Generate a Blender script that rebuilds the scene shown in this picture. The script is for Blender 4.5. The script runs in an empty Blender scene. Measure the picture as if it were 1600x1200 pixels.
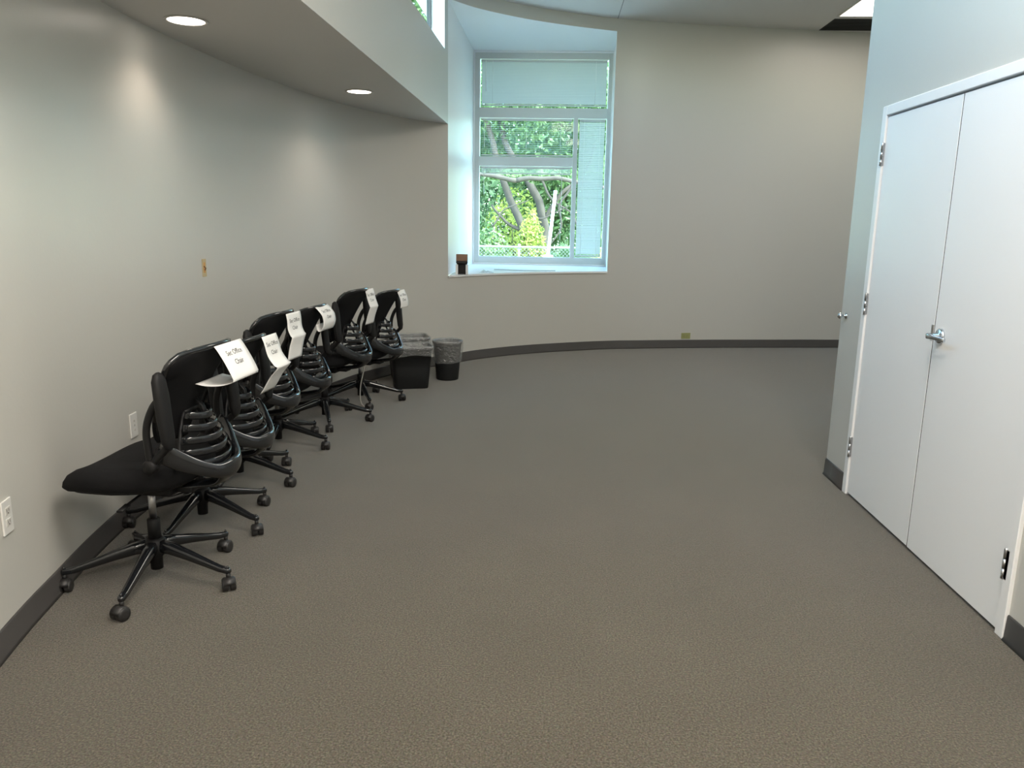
import bpy, bmesh, math, random
from mathutils import Vector, Matrix, noise
random.seed(7)
PI = math.pi
D = math.radians
scene = bpy.context.scene
COL = scene.collection

# ------------------------------------------------------------------ camera
cam_d = bpy.data.cameras.new('camera')
cam = bpy.data.objects.new('camera', cam_d); COL.objects.link(cam)
cam_d.sensor_width = 36; cam_d.lens = 36*1213/1600
cam_d.clip_start = 0.02; cam_d.clip_end = 300
R = ((0.99856726, 0.026892, -0.04626288), (0.05078097, -0.20360596, 0.97773509), (0.01687385, -0.97868352, -0.20467985))
cam.matrix_world = Matrix(((R[0][0], -R[0][1], -R[0][2], 0), (R[1][0], -R[1][1], -R[1][2], 0),
                           (R[2][0], -R[2][1], -R[2][2], 1.47), (0, 0, 0, 1)))
scene.camera = cam

# ------------------------------------------------------------------ view, sky, sun, large lights
vs = scene.view_settings
vs.view_transform = 'Standard'; vs.look = 'None'; vs.gamma = 1; vs.use_curve_mapping = False
vs.exposure = 1.0
world = bpy.data.worlds.new('world'); scene.world = world; world.use_nodes = True
wn = world.node_tree
sky = wn.nodes.new('ShaderNodeTexSky'); sky.sky_type = 'NISHITA'; sky.sun_disc = False
sky.sun_elevation = math.radians(42); sky.sun_rotation = math.radians(150); sky.air_density = 1.0; sky.dust_density = 1.5
wn.links.new(sky.outputs[0], wn.nodes['Background'].inputs[0])
wn.nodes['Background'].inputs[1].default_value = 1.35
sd = bpy.data.lights.new('sun', 'SUN'); so = bpy.data.objects.new('sun', sd); COL.objects.link(so)
sd.energy = 11; sd.angle = math.radians(2); sd.color = (1, .95, .85)
so.rotation_euler = Vector((1.0, -0.15, 1.15)).to_track_quat('Z', 'Y').to_euler()
def area(name, loc, rot, sx, sy, power, color, portal=False):
    d = bpy.data.lights.new(name, 'AREA'); d.shape = 'RECTANGLE'; d.size = sx; d.size_y = sy
    d.energy = power; d.color = color
    o = bpy.data.objects.new(name, d); COL.objects.link(o); o.location = loc; o.rotation_euler = rot
    if portal: d.cycles.is_portal = True
    return o
area('portal_niche', (-.16, 10.45, 2.23), (-PI/2, 0, 0), 1.8, 2.7, 1, (1, 1, 1), True)
area('portal_clerestory', (-1.30, 4.2, 3.36), (0, -PI/2, 0), .62, 7.4, 1, (1, 1, 1), True)

# ------------------------------------------------------------------ materials
MATS = {}
def mat(name, color, rough=.5, metal=0, spec=.5, emit=None, estr=0, coat=0, nscale=0, namt=.0, bump=0, bscale=200, trans=None):
    if name in MATS: return MATS[name]
    m = bpy.data.materials.new(name); m.use_nodes = True; MATS[name] = m
    nt = m.node_tree; b = nt.nodes['Principled BSDF']
    b.inputs['Base Color'].default_value = (*color, 1); b.inputs['Roughness'].default_value = rough
    b.inputs['Metallic'].default_value = metal; b.inputs['Specular IOR Level'].default_value = spec
    b.inputs['Coat Weight'].default_value = coat
    if emit: b.inputs['Emission Color'].default_value = (*emit, 1); b.inputs['Emission Strength'].default_value = estr
    tc = nt.nodes.new('ShaderNodeTexCoord')
    if nscale:
        n = nt.nodes.new('ShaderNodeTexNoise'); n.inputs['Scale'].default_value = nscale; n.inputs['Detail'].default_value = 4
        nt.links.new(tc.outputs['Object'], n.inputs['Vector'])
        mx = nt.nodes.new('ShaderNodeMixRGB')
        mx.inputs[1].default_value = (*[c*(1-namt) for c in color], 1); mx.inputs[2].default_value = (*[min(1, c*(1+namt)) for c in color], 1)
        nt.links.new(n.outputs['Fac'], mx.inputs[0]); nt.links.new(mx.outputs[0], b.inputs['Base Color'])
    if bump:
        n2 = nt.nodes.new('ShaderNodeTexNoise'); n2.inputs['Scale'].default_value = bscale; n2.inputs['Detail'].default_value = 3
        nt.links.new(tc.outputs['Object'], n2.inputs['Vector'])
        bp = nt.nodes.new('ShaderNodeBump'); bp.inputs['Strength'].default_value = bump; bp.inputs['Distance'].default_value = .003
        nt.links.new(n2.outputs['Fac'], bp.inputs['Height']); nt.links.new(bp.outputs[0], b.inputs['Normal'])
    return m
WALL = mat('wall_paint', (.56, .55, .51), .34, spec=.5, nscale=1.2, namt=.02, bump=.12, bscale=60)
FASC = WALL
CEIL = mat('ceiling_paint', (.70, .69, .67), .6, spec=.3, nscale=2, namt=.02)
WHITE = mat('white_paint', (.85, .86, .86), .35, spec=.5, nscale=3, namt=.01, bump=.05, bscale=40)
DOORM = mat('door_white', (.86, .86, .86), .33, spec=.45, nscale=2.5, namt=.015, bump=.08, bscale=25)
BASE = mat('vinyl_base', (.062, .058, .056), .45, nscale=8, namt=.08)
STEEL = mat('brushed_steel', (.55, .55, .56), .3, metal=1, nscale=60, namt=.1)
CHROME = mat('satin_chrome', (.62, .66, .7), .2, metal=1)
BLKGL = mat('glossy_black_plastic', (.010, .011, .013), .13, spec=.6, coat=.4)
BLKPL = mat('matte_black_plastic', (.008, .008, .0085), .55, spec=.3, nscale=30, namt=.1)
FABR = mat('black_seat_fabric', (.012, .012, .013), .95, spec=.15, bump=.4, bscale=500)
MESHM = mat('black_back_mesh', (.010, .010, .011), .9, spec=.15, bump=.5, bscale=600)
CAST = mat('caster_grey_black', (.022, .021, .021), .42)
BINM = mat('bin_black_plastic', (.010, .011, .012), .5, bump=.1, bscale=200)
PAPER = mat('white_paper', (.86, .85, .83), .7, spec=.2, nscale=10, namt=.01)
INK = mat('black_ink', (.02, .02, .02), .8)
PLATE = mat('white_plate_plastic', (.75, .74, .71), .3)
SLOT = mat('socket_dark', (.08, .075, .07), .5)
PLATEY = mat('yellowed_plate_plastic', (.32, .33, .14), .4)
ORANGE = mat('exposed_box_orange', (.62, .33, .11), .6, nscale=120, namt=.3)
GAP = mat('shadow_gap_dark', (.02, .02, .02), .8)  # near-black that stands for the shade in the door gaps
FRAMEM = mat('window_frame_paint', (.60, .62, .60), .4, nscale=5, namt=.02)
BROWN = mat('cardboard_brown', (.23, .13, .08), .8, nscale=30, namt=.1)
DARKBOX = mat('dark_box', (.02, .017, .015), .6)
GREYC = mat('grey_cable', (.45, .43, .40), .4)
BARK = mat('bark', (.055, .045, .038), .9, nscale=6, namt=.35, bump=.6, bscale=20)
GALV = mat('galvanised', (.22, .24, .24), .5, metal=.2)
PVC = mat('white_pipe', (.85, .87, .87), .4)
LENS = mat('downlight_lens', (1, 1, 1), .5, emit=(1.0, .90, .78), estr=4)
PANEL = mat('panel_diffuser', (1, 1, 1), .5, emit=(1.0, .93, .82), estr=1.3)
LIGHTTRIM = mat('light_trim', (.6, .58, .55), .4)
GRILLE = mat('grille_black', (.014, .015, .015), .6)

def leafmat(name, c1, c2, sc=3):
    m = bpy.data.materials.new(name); m.use_nodes = True; nt = m.node_tree; b = nt.nodes['Principled BSDF']
    tc = nt.nodes.new('ShaderNodeTexCoord'); n = nt.nodes.new('ShaderNodeTexNoise'); n.inputs['Scale'].default_value = sc
    n.inputs['Detail'].default_value = 8
    nt.links.new(tc.outputs['Object'], n.inputs['Vector'])
    r = nt.nodes.new('ShaderNodeValToRGB'); r.color_ramp.elements[0].position = .35; r.color_ramp.elements[1].position = .65
    r.color_ramp.elements[0].color = (*c1, 1); r.color_ramp.elements[1].color = (*c2, 1)
    nt.links.new(n.outputs['Fac'], r.inputs[0]); nt.links.new(r.outputs[0], b.inputs['Base Color'])
    b.inputs['Roughness'].default_value = .6
    t = nt.nodes.new('ShaderNodeBsdfTranslucent'); nt.links.new(r.outputs[0], t.inputs[0])
    mx = nt.nodes.new('ShaderNodeMixShader'); mx.inputs[0].default_value = .35
    nt.links.new(b.outputs[0], mx.inputs[1]); nt.links.new(t.outputs[0], mx.inputs[2])
    nt.links.new(mx.outputs[0], nt.nodes['Material Output'].inputs[0]); return m
LEAFG = leafmat('leaf_mid_green', (.05, .105, .035), (.12, .20, .075))
LEAFY = leafmat('leaf_yellow_green', (.15, .23, .04), (.34, .36, .08))
LEAFD = leafmat('leaf_deep_green', (.03, .075, .03), (.09, .17, .075))
GRASS = leafmat('grass', (.16, .26, .09), (.35, .42, .17), 6)

def film(name, tint, amt, gl=.12, diff=.25, rough=.12):
    m = bpy.data.materials.new(name); m.use_nodes = True; nt = m.node_tree; nt.nodes.remove(nt.nodes['Principled BSDF'])
    tr = nt.nodes.new('ShaderNodeBsdfTransparent'); tr.inputs[0].default_value = (*tint, 1)
    g = nt.nodes.new('ShaderNodeBsdfGlossy'); g.inputs['Roughness'].default_value = rough
    d = nt.nodes.new('ShaderNodeBsdfDiffuse'); d.inputs[0].default_value = (.8, .82, .82, 1)
    m1 = nt.nodes.new('ShaderNodeMixShader'); m1.inputs[0].default_value = gl/(gl+diff) if gl+diff > 0 else 0
    m2 = nt.nodes.new('ShaderNodeMixShader'); m2.inputs[0].default_value = gl+diff
    nt.links.new(d.outputs[0], m1.inputs[1]); nt.links.new(g.outputs[0], m1.inputs[2])
    nt.links.new(tr.outputs[0], m2.inputs[1]); nt.links.new(m1.outputs[0], m2.inputs[2])
    if rough > .1:
        tc = nt.nodes.new('ShaderNodeTexCoord'); nz = nt.nodes.new('ShaderNodeTexNoise'); nz.inputs['Scale'].default_value = 22; nz.inputs['Detail'].default_value = 3; nz.inputs['Distortion'].default_value = 1.5
        bp = nt.nodes.new('ShaderNodeBump'); bp.inputs['Strength'].default_value = 1.0; bp.inputs['Distance'].default_value = .02
        nt.links.new(tc.outputs['Object'], nz.inputs['Vector']); nt.links.new(nz.outputs['Fac'], bp.inputs['Height'])
        nt.links.new(bp.outputs[0], g.inputs['Normal']); nt.links.new(bp.outputs[0], d.inputs['Normal'])
    nt.links.new(m2.outputs[0], nt.nodes['Material Output'].inputs[0]); return m
GLASS = film('window_glass', (.74, .97, .93), 0, gl=.018, diff=0.0, rough=.02)
LINER = film('clear_liner_film', (.97, .97, .97), 0, gl=.16, diff=.13, rough=.18)

def slatmat(name, col, tl):
    m = bpy.data.materials.new(name); m.use_nodes = True; nt = m.node_tree; b = nt.nodes['Principled BSDF']
    b.inputs['Base Color'].default_value = (*col, 1); b.inputs['Roughness'].default_value = .45
    t = nt.nodes.new('ShaderNodeBsdfTranslucent'); t.inputs[0].default_value = (*col, 1)
    mx = nt.nodes.new('ShaderNodeMixShader'); mx.inputs[0].default_value = tl
    nt.links.new(b.outputs[0], mx.inputs[1]); nt.links.new(t.outputs[0], mx.inputs[2])
    nt.links.new(mx.outputs[0], nt.nodes['Material Output'].inputs[0]); return m
SLAT = slatmat('blind_slat', (.60, .64, .62), .07)

def carpet():
    m = bpy.data.materials.new('carpet'); m.use_nodes = True; nt = m.node_tree; b = nt.nodes['Principled BSDF']
    tc = nt.nodes.new('ShaderNodeTexCoord')
    n1 = nt.nodes.new('ShaderNodeTexNoise'); n1.inputs['Scale'].default_value = 150; n1.inputs['Detail'].default_value = 5; n1.inputs['Roughness'].default_value = .75
    n2 = nt.nodes.new('ShaderNodeTexVoronoi'); n2.inputs['Scale'].default_value = 330
    n3 = nt.nodes.new('ShaderNodeTexNoise'); n3.inputs['Scale'].default_value = 2.2; n3.inputs['Detail'].default_value = 3
    for n in (n1, n2, n3): nt.links.new(tc.outputs['Object'], n.inputs['Vector'])
    r = nt.nodes.new('ShaderNodeValToRGB'); e = r.color_ramp.elements
    e[0].position = .36; e[0].color = (.040, .033, .022, 1); e[1].position = .66; e[1].color = (.195, .168, .118, 1)
    k = e.new(.5); k.color = (.096, .081, .056, 1)
    nt.links.new(n1.outputs['Fac'], r.inputs[0])
    h = nt.nodes.new('ShaderNodeMixRGB'); h.blend_type = 'OVERLAY'; h.inputs[0].default_value = .16
    nt.links.new(r.outputs[0], h.inputs[1]); nt.links.new(n2.outputs['Color'], h.inputs[2])
    h2 = nt.nodes.new('ShaderNodeHueSaturation'); h2.inputs['Saturation'].default_value = .8
    nt.links.new(h.outputs[0], h2.inputs['Color'])
    h3 = nt.nodes.new('ShaderNodeMixRGB'); h3.blend_type = 'MULTIPLY'; h3.inputs[0].default_value = .25
    nt.links.new(h2.outputs[0], h3.inputs[1]); nt.links.new(n3.outputs['Fac'], h3.inputs[2])
    nt.links.new(h3.outputs[0], b.inputs['Base Color'])
    b.inputs['Roughness'].default_value = .95; b.inputs['Specular IOR Level'].default_value = .12
    b.inputs['Sheen Weight'].default_value = .7; b.inputs['Sheen Roughness'].default_value = .35
    bp = nt.nodes.new('ShaderNodeBump'); bp.inputs['Strength'].default_value = .5; bp.inputs['Distance'].default_value = .004
    nt.links.new(n1.outputs['Fac'], bp.inputs['Height']); nt.links.new(bp.outputs[0], b.inputs['Normal'])
    return m
CARPET = carpet()

# ------------------------------------------------------------------ helpers
def tag(o, label=None, cat=None, group=None, kind=None):
    if label: o['label'] = label
    if cat: o['category'] = cat
    if group: o['group'] = group
    if kind: o['kind'] = kind
    return o
def empty(name, loc=(0, 0, 0), rz=0):
    o = bpy.data.objects.new(name, None); COL.objects.link(o); o.location = loc; o.rotation_euler = (0, 0, rz)
    o.empty_display_size = .1; return o
class MB:
    def __init__(s): s.bm = bmesh.new()
    def box(s, lo, hi, bev=0, M=None, seg=2):
        r = bmesh.ops.create_cube(s.bm, size=1); vs_ = r['verts']
        c = [(a+b)/2 for a, b in zip(lo, hi)]; d = [abs(b-a) for a, b in zip(lo, hi)]
        for v in vs_: v.co = Vector((v.co.x*d[0]+c[0], v.co.y*d[1]+c[1], v.co.z*d[2]+c[2]))
        if bev:
            es = list({e for v in vs_ for e in v.link_edges})
            rr = bmesh.ops.bevel(s.bm, geom=es, offset=bev, segments=seg, affect='EDGES', profile=.5)
            vs_ = list({v for f in rr['faces'] for v in f.verts} | {v for v in vs_ if v.is_valid})
        if M is not None: bmesh.ops.transform(s.bm, matrix=M, verts=[v for v in vs_ if v.is_valid])
        return s
    def face(s, pts, smooth=False):
        f = s.bm.faces.new([s.bm.verts.new(p) for p in pts]); f.smooth = smooth; return s
    def rings(s, rings, closed=True, cap=True, smooth=True):
        vr = [[s.bm.verts.new(p) for p in r] for r in rings]
        n = len(vr[0])
        for a, b in zip(vr, vr[1:]):
            for i in range(n if closed else n-1):
                j = (i+1) % n
                f = s.bm.faces.new((a[i], a[j], b[j], b[i])); f.smooth = smooth
        if cap and closed:
            for r, rev in ((vr[0], True), (vr[-1], False)):
                f = s.bm.faces.new(r[::-1] if rev else r)
        return s
    def sweep(s, pts, prof, up=Vector((0, 0, 1)), n=12, smooth=True, pw=2.0):
        """prof: per point (half width, half height); cross-section ellipse / superellipse (pw>2 = boxy)"""
        pts = [Vector(p) for p in pts]; rs = []
        up0 = Vector(up)
        for i, p in enumerate(pts):
            t = (pts[min(i+1, len(pts)-1)]-pts[max(i-1, 0)]).normalized()
            sd_ = t.cross(up0)
            if sd_.length < 1e-3: sd_ = t.cross(Vector((1, 0, 0)))
            sd_.normalize(); u = sd_.cross(t).normalized()
            w, h = prof[i] if isinstance(prof, list) else prof
            r = []
            for k in range(n):
                a = 2*PI*(k+.5)/n; c, q = math.cos(a), math.sin(a)
                cc = math.copysign(abs(c)**(2/pw), c); qq = math.copysign(abs(q)**(2/pw), q)
                r.append(p+sd_*w*cc+u*h*qq)
            rs.append(r)
        return s.rings(rs, smooth=smooth)
    def tube(s, pts, r, n=10):
        pts = [Vector(p) for p in pts]; rr = r if isinstance(r, list) else [r]*len(pts)
        rs = []; prev = None
        for i, p in enumerate(pts):
            t = (pts[min(i+1, len(pts)-1)]-pts[max(i-1, 0)]).normalized()
            if prev is None:
                a = Vector((0, 0, 1)) if abs(t.z) < .9 else Vector((1, 0, 0))
                u = t.cross(a).normalized()
            else:
                u = (prev-t*prev.dot(t)).normalized()
            prev = u; v = t.cross(u)
            rs.append([p+(u*math.cos(2*PI*k/n)+v*math.sin(2*PI*k/n))*rr[i] for k in range(n)])
        return s.rings(rs)
    def lathe(s, prof, c=(0, 0, 0), n=20, axis='Z', M=None, cap=True):
        rs = []
        for r, z in prof:
            ring = []
            for k in range(n):
                a = 2*PI*k/n; x, y = r*math.cos(a), r*math.sin(a)
                p = Vector((x, y, z)) if axis == 'Z' else (Vector((x, z, y)) if axis == 'Y' else Vector((z, x, y)))
                p += Vector(c)
                if M is not None: p = M @ p
                ring.append(p)
            rs.append(ring)
        return s.rings(rs, cap=cap)
    def build(s, name, m, parent=None, label=None, smooth_angle=None):
        bmesh.ops.recalc_face_normals(s.bm, faces=s.bm.faces[:])
        me = bpy.data.meshes.new(name); s.bm.to_mesh(me); s.bm.free()
        me.materials.append(m)
        o = bpy.data.objects.new(name, me); COL.objects.link(o)
        if parent is not None: o.parent = parent
        if label: o['label'] = label
        return o
def smooth_curve(P, per=8):
    out = []
    n = len(P)
    for i in range(n-1):
        p0 = P[max(i-1, 0)]; p1 = P[i]; p2 = P[i+1]; p3 = P[min(i+2, n-1)]
        for k in range(per):
            t = k/per
            out.append(tuple(.5*((2*b)+(-a+c)*t+(2*a-5*b+4*c-d)*t*t+(-a+3*b-3*c+d)*t*t*t) for a, b, c, d in zip(p0, p1, p2, p3)))
    out.append(tuple(P[-1])); return out
def copy_tree(o, parent=None):
    c = o.copy(); COL.objects.link(c); c.parent = parent
    for ch in list(o.children): copy_tree(ch, c)
    return c

# ------------------------------------------------------------------ room shell
ZC, ZS, ZN, ZI = 3.67, 2.40, 3.54, .92     # ceiling, soffit, niche head, sill
C1 = (-1.05, 7.95); C2 = (.655, 9.20)
WP = [(-.95, -4.5), (-.95, -2.5), (-1.0, -1.0), (-1.17, 0), (-1.50, 1.1), (-1.805, 2.26), (-1.91, 2.75), (-1.985, 3.15), (-2.035, 3.6),
      (-2.060, 4.37), (-2.02, 5.2), (-1.92, 5.95), (-1.75, 6.74), (-1.43, 7.48), C1, (-.8, 8.28), (-.42, 8.62), (.02, 8.90), C2,
      (1.1, 9.32), (1.9, 9.50), (2.7, 9.635), (3.58, 9.77), (5.5, 9.95)]
CUR = smooth_curve(WP, 8)
def fasc_x(y): return -1.05-(7.95-y)*0.0165
i1 = 14*8; i2 = 18*8
i0 = next(i for i in range(3*8, len(CUR)) if CUR[i][0] < fasc_x(CUR[i][1]))   # wall leaves the fascia line
m = MB(); bm = m.bm
cols = {}
def cv(i, z):
    k = (i, z)
    if k not in cols: cols[k] = bm.verts.new((CUR[i][0], CUR[i][1], z))
    return cols[k]
levels = [0, ZI, ZS, ZN, ZC]
for i in range(len(CUR)-1):
    for a, b in zip(levels, levels[1:]):
        if i0 <= i < i1 and a >= ZS: continue
        if i1 <= i < i2 and ZI <= a < ZN: continue
        f = bm.faces.new((cv(i, a), cv(i+1, a), cv(i+1, b), cv(i, b))); f.smooth = True
tag(m.build('wall_left', WALL), 'long curved warm grey wall sweeping from left to far end', kind='structure')

def strip_base(name, pts, h=.1, off=.007, label=None):
    m = MB(); rs = []
    n = len(pts)
    for i in range(n):
        a = Vector((*pts[max(i-1, 0)][:2], 0)); b = Vector((*pts[min(i+1, n-1)][:2], 0)); t = (b-a).normalized()
        nr = Vector((t.y, -t.x, 0)); p = Vector((*pts[i][:2], 0))
        rs.append([p+nr*.0005, p+nr*(off+.010)+Vector((0, 0, .001)), p+nr*(off+.003)+Vector((0, 0, .012)), p+nr*off+Vector((0, 0, h-.006)),
                   p+nr*(off-.003)+Vector((0, 0, h)), p+nr*.0005+Vector((0, 0, h))])
    m.rings(rs, smooth=True)
    return tag(m.build(name, BASE), label, kind='structure')
strip_base('baseboard_left', CUR, label='dark grey vinyl base along the curved wall')

m = MB(); m.face([(-3, -4.6, 0), (6, -4.6, 0), (6, 11, 0), (-3, 11, 0)])
tag(m.build('floor', CARPET), 'brown grey flecked carpet floor', kind='structure')
# main ceiling polygon
m = MB(); m.face([(-1.45, -4.6, ZC), (6, -4.6, ZC), (6, 11, ZC), (-1.45, 11, ZC)])
tag(m.build('ceiling', CEIL), 'smooth grey painted ceiling', kind='structure')
m = MB(); m.box((.655, 6.0, ZC-.0012), (.661, 9.3, ZC-.0004))
tag(m.build('trim_1', BASE), 'thin control joint line in the ceiling', kind='structure')
# soffit + roof above it
m = MB(); poly = [(CUR[i][0]-.01, CUR[i][1], ZS) for i in range(i0, i1+1)]
poly = [(fasc_x(CUR[i0][1]), CUR[i0][1], ZS)]+poly+[(fasc_x(7.95), 7.95, ZS)]
bmv = [m.bm.verts.new(p) for p in poly[1:-1]]
fv = [m.bm.verts.new((fasc_x(p[1]), p[1], ZS)) for p in poly[1:-1]]
for i in range(len(bmv)-1):
    try: m.bm.faces.new((bmv[i], bmv[i+1], fv[i+1], fv[i]))
    except Exception: pass
tag(m.build('ceiling_soffit', CEIL), 'low dropped soffit ceiling over the chairs', kind='structure')
m = MB(); m.box((-4.6, -.5, 2.62), (-1.26, 8.4, 2.70))
tag(m.build('roof_low', mat('white_roof_membrane', (.7, .7, .68), .8, nscale=2, namt=.05)), 'low roof slab outside above the soffit', kind='structure')
# fascia wall with clerestory recess
CLZ = 3.05; CY0, CY1 = .9, 7.74; CD = .145
m = MB()
def fp(y, z, d=0): return (fasc_x(y)-d, y, z)
YS = -.3
m.face([fp(YS, ZS), fp(7.95, ZS), fp(7.95, CLZ), fp(YS, CLZ)])
m.face([fp(YS, CLZ), fp(CY0, CLZ), fp(CY0, ZC), fp(YS, ZC)])
m.face([fp(CY1, CLZ), fp(7.95, CLZ), fp(7.95, ZC), fp(CY1, ZC)])
m.face([fp(CY0, CLZ), fp(CY1, CLZ), fp(CY1, CLZ, CD), fp(CY0, CLZ, CD)])
m.face([fp(CY0, CLZ), fp(CY0, ZC), fp(CY0, ZC, CD), fp(CY0, CLZ, CD)])
# outer skin so no daylight leaks between soffit and sill
m.face([fp(YS, ZS+.01, CD), fp(8.1, ZS+.01, CD), fp(8.1, CLZ, CD), fp(YS, CLZ, CD)])
m.face([fp(YS, CLZ, CD), fp(CY0, CLZ, CD), fp(CY0, ZC, CD), fp(YS, ZC, CD)])
tag(m.build('wall_clerestory', WALL), 'straight pale grey fascia wall above the soffit edge', kind='structure')
m = MB(); m.face([fp(CY1, CLZ), fp(CY1, ZC), fp(CY1, ZC, CD), fp(CY1, CLZ, CD)])
tag(m.build('trim_2', WHITE), 'white end jamb of the clerestory recess', kind='structure')
# clerestory window
w2 = tag(empty('window_2', (0, 0, 0)), 'high clerestory window strip above the soffit', kind='structure')
m = MB()
def cbar(y0, y1, z0, z1): 
    m.box((fasc_x(y0)-CD-.02, y0, z0), (fasc_x(y0)-CD+.02, y1, z1))
ycuts = [CY1-.03, 6.3, 4.8, 3.3, 1.8, CY0]
cbar(CY1-.022, CY1-.001, CLZ, ZC)
for y in ycuts[1:]: cbar(y, y+.04, CLZ, ZC)
ob = m.build('window_frame', BASE, w2)
m = MB()
n = 6
for k in range(n):
    y0 = CY0+(CY1-CY0)*k/n; y1 = CY0+(CY1-CY0)*(k+1)/n
    m.box((fasc_x(y1)-CD-.018, y0, CLZ), (fasc_x(y0)-CD+.018, y1, CLZ+.03)); m.box((fasc_x(y1)-CD-.018, y0, ZC-.03), (fasc_x(y0)-CD+.018, y1, ZC-.001))
m.build('window_rail', FRAMEM, w2)
m = MB(); m.face([fp(CY0, CLZ, CD), fp(CY1, CLZ, CD), fp(CY1, ZC, CD), fp(CY0, ZC, CD)]); m.build('pane', GLASS, w2)

# window niche
YW = 10.27
m = MB()
m.face([(C1[0], C1[1], ZI), (-1.03, YW+.1, ZI), (-1.03, YW+.1, ZN), (C1[0], C1[1], ZN)])        # left reveal
m.face([(C2[0], C2[1], ZI), (.715, YW+.1, ZI), (.715, YW+.1, ZN), (C2[0], C2[1], ZN)])           # right reveal
for i in range(i1, i2):                                                                                # head
    a, b = CUR[i], CUR[i+1]
    ta = (i-i1)/(i2-i1); tb = (i+1-i1)/(i2-i1)
    xa = -1.03+1.745*ta; xb = -1.03+1.745*tb
    m.face([(a[0], a[1], ZN), (b[0], b[1], ZN), (xb, YW+.1, ZN), (xa, YW+.1, ZN)])
tag(m.build('wall_niche', WHITE), 'white reveals and head of the deep window niche', kind='structure')
m = MB()
for i in range(i1, i2):
    a, b = CUR[i], CUR[i+1]
    ta = (i-i1)/(i2-i1); tb = (i+1-i1)/(i2-i1); xa = -1.03+1.745*ta; xb = -1.03+1.745*tb
    o_ = Vector((b[1]-a[1], a[0]-b[0])).normalized()*.012
    m.rings([[(a[0]+o_.x, a[1]+o_.y, ZI), (b[0]+o_.x, b[1]+o_.y, ZI), (xb, YW+.1, ZI), (xa, YW+.1, ZI)][::-1],
             [(a[0]+o_.x, a[1]+o_.y, ZI-.02), (b[0]+o_.x, b[1]+o_.y, ZI-.02), (xb, YW+.1, ZI-.02), (xa, YW+.1, ZI-.02)][::-1]], smooth=False)
tag(m.build('trim_3', WHITE), 'white window sill slab following the curved wall', kind='structure')

# window 1
w1 = tag(empty('window_1', (0, YW, ZI)), 'tall gridded window at the far end with mini blinds', kind='structure')
def wl(b): return b
F0, F1 = -.025, .07
m = MB()
XL, XR, XM0, XM1 = -.95, .65, .235, .292
def wb(x0, x1, z0, z1, d=0): m.box((x0, F0-d, z0-ZI), (x1, F1, z1-ZI), .003, seg=1)
wb(-1.03, XL, ZI, ZN); wb(XR, .714, ZI, ZN); wb(XL, XR, 3.45, ZN); wb(XL, XR, 2.752, 2.872)
wb(XL, XM0, 2.165, 2.28); wb(XM0, XM1, 1.022, 2.752); wb(XL, XR, ZI, 1.022)
m.build('window_frame', FRAMEM, w1)
m = MB()
for (x0, x1, z0, z1) in ((-1.03, -1.012, ZI, ZN), (.696, .714, ZI, ZN), (-1.012, .696, 3.52, ZN), (-1.012, .696, ZI, .94)):
    m.box((x0, F0-.022, z0-ZI), (x1, F0, z1-ZI), .002, seg=1)
m.build('frame_stop', WHITE, w1)
for (x0, x1, z0, z1) in ((XL, XR, 2.872, 3.45), (XL, XM0, 2.28, 2.752), (XL, XM0, 1.022, 2.165), (XM1, XR, 1.022, 2.752)):
    m = MB(); m.face([(x0, .055, z0-ZI), (x1, .055, z0-ZI), (x1, .055, z1-ZI), (x0, .055, z1-ZI)]); m.build('pane', GLASS, w1)

def blind(x0, x1, ztop, zbot, tilt, pitch, cords, label, stack=0, gap=None):
    t = empty('venetian_blind', ((x0+x1)/2, YW+.012, ztop)); tag(t, label, 'blind', 'venetian blinds in the far window')
    hw = (x1-x0)/2-.012; 
    m = MB(); m.box((-hw, -.014, -.03), (hw, .014, -.004), .003, seg=1); m.build('headrail', FRAMEM if stack == 0 else FRAMEM, t)
    m = MB(); L = ztop-zbot
    z = -.035
    k = 0
    step = pitch
    while -z < L-.012:
        c = .0125
        dy, dz = c*math.cos(tilt), c*math.sin(tilt)
        wob = random.uniform(-.0008, .0008)
        p = []
        for s_, bow in ((-1, 0), (0, .0018), (1, 0)):
            p.append((s_*dy, s_*dz+bow+z+wob))
        for a, b in zip(p, p[1:]):
            m.face([(-hw+.004, a[0], a[1]), (hw-.004, a[0], a[1]), (hw-.004, b[0], b[1]), (-hw+.004, b[0], b[1])], True)
        z -= step
    m.build('slats', SLAT, t)
    m = MB(); m.box((-hw+.002, -.012, -L-.008), (hw-.002, .012, -L+.008), .003, seg=1); m.build('bottom_rail', FRAMEM, t)
    for cx in cords:
        m = MB(); m.tube([(cx*hw, -.015, -.02), (cx*hw, -.015, -L)], .0018, 5); m.build('ladder_cord', PLATE, t)
    m = MB(); m.tube([(-hw*.93, -.022, -.02), (-hw*.925, -.024, -min(.42, max(.36, L*.7)))], .0035, 6); m.build('tilt_wand', PLATE, t)
    if stack:
        m = MB()
        for cx, ll in ((hw*.80, .92),):
            m.tube([(cx, -.018, -.02), (cx+.006, -.02, -ll*.5), (cx-.002, -.02, -ll)], .003, 6)
        m.build('lift_cord', PLATE, t)
    return t
blind(XL+.004, XR-.004, 3.448, 2.905, 1.25, .0185, (-.82, .82), 'wide closed blind filling the top pane of the far window')
blind(XL+.004, XM0-.004, 2.750, 2.300, .12, .0225, (-.78, 0, .75), 'blind with open slats in the middle left pane of the far window')
blind(XL+.004, XM0-.004, 2.163, 2.075, .02, .0045, (-.78, 0, .75), 'blind pulled up to the top of the large lower pane', stack=1)
blind(XM1+.004, XR-.004, 2.750, 1.05, .95, .0215, (-.6, .6), 'narrow full-height blind in the right pane of the far window')

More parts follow.
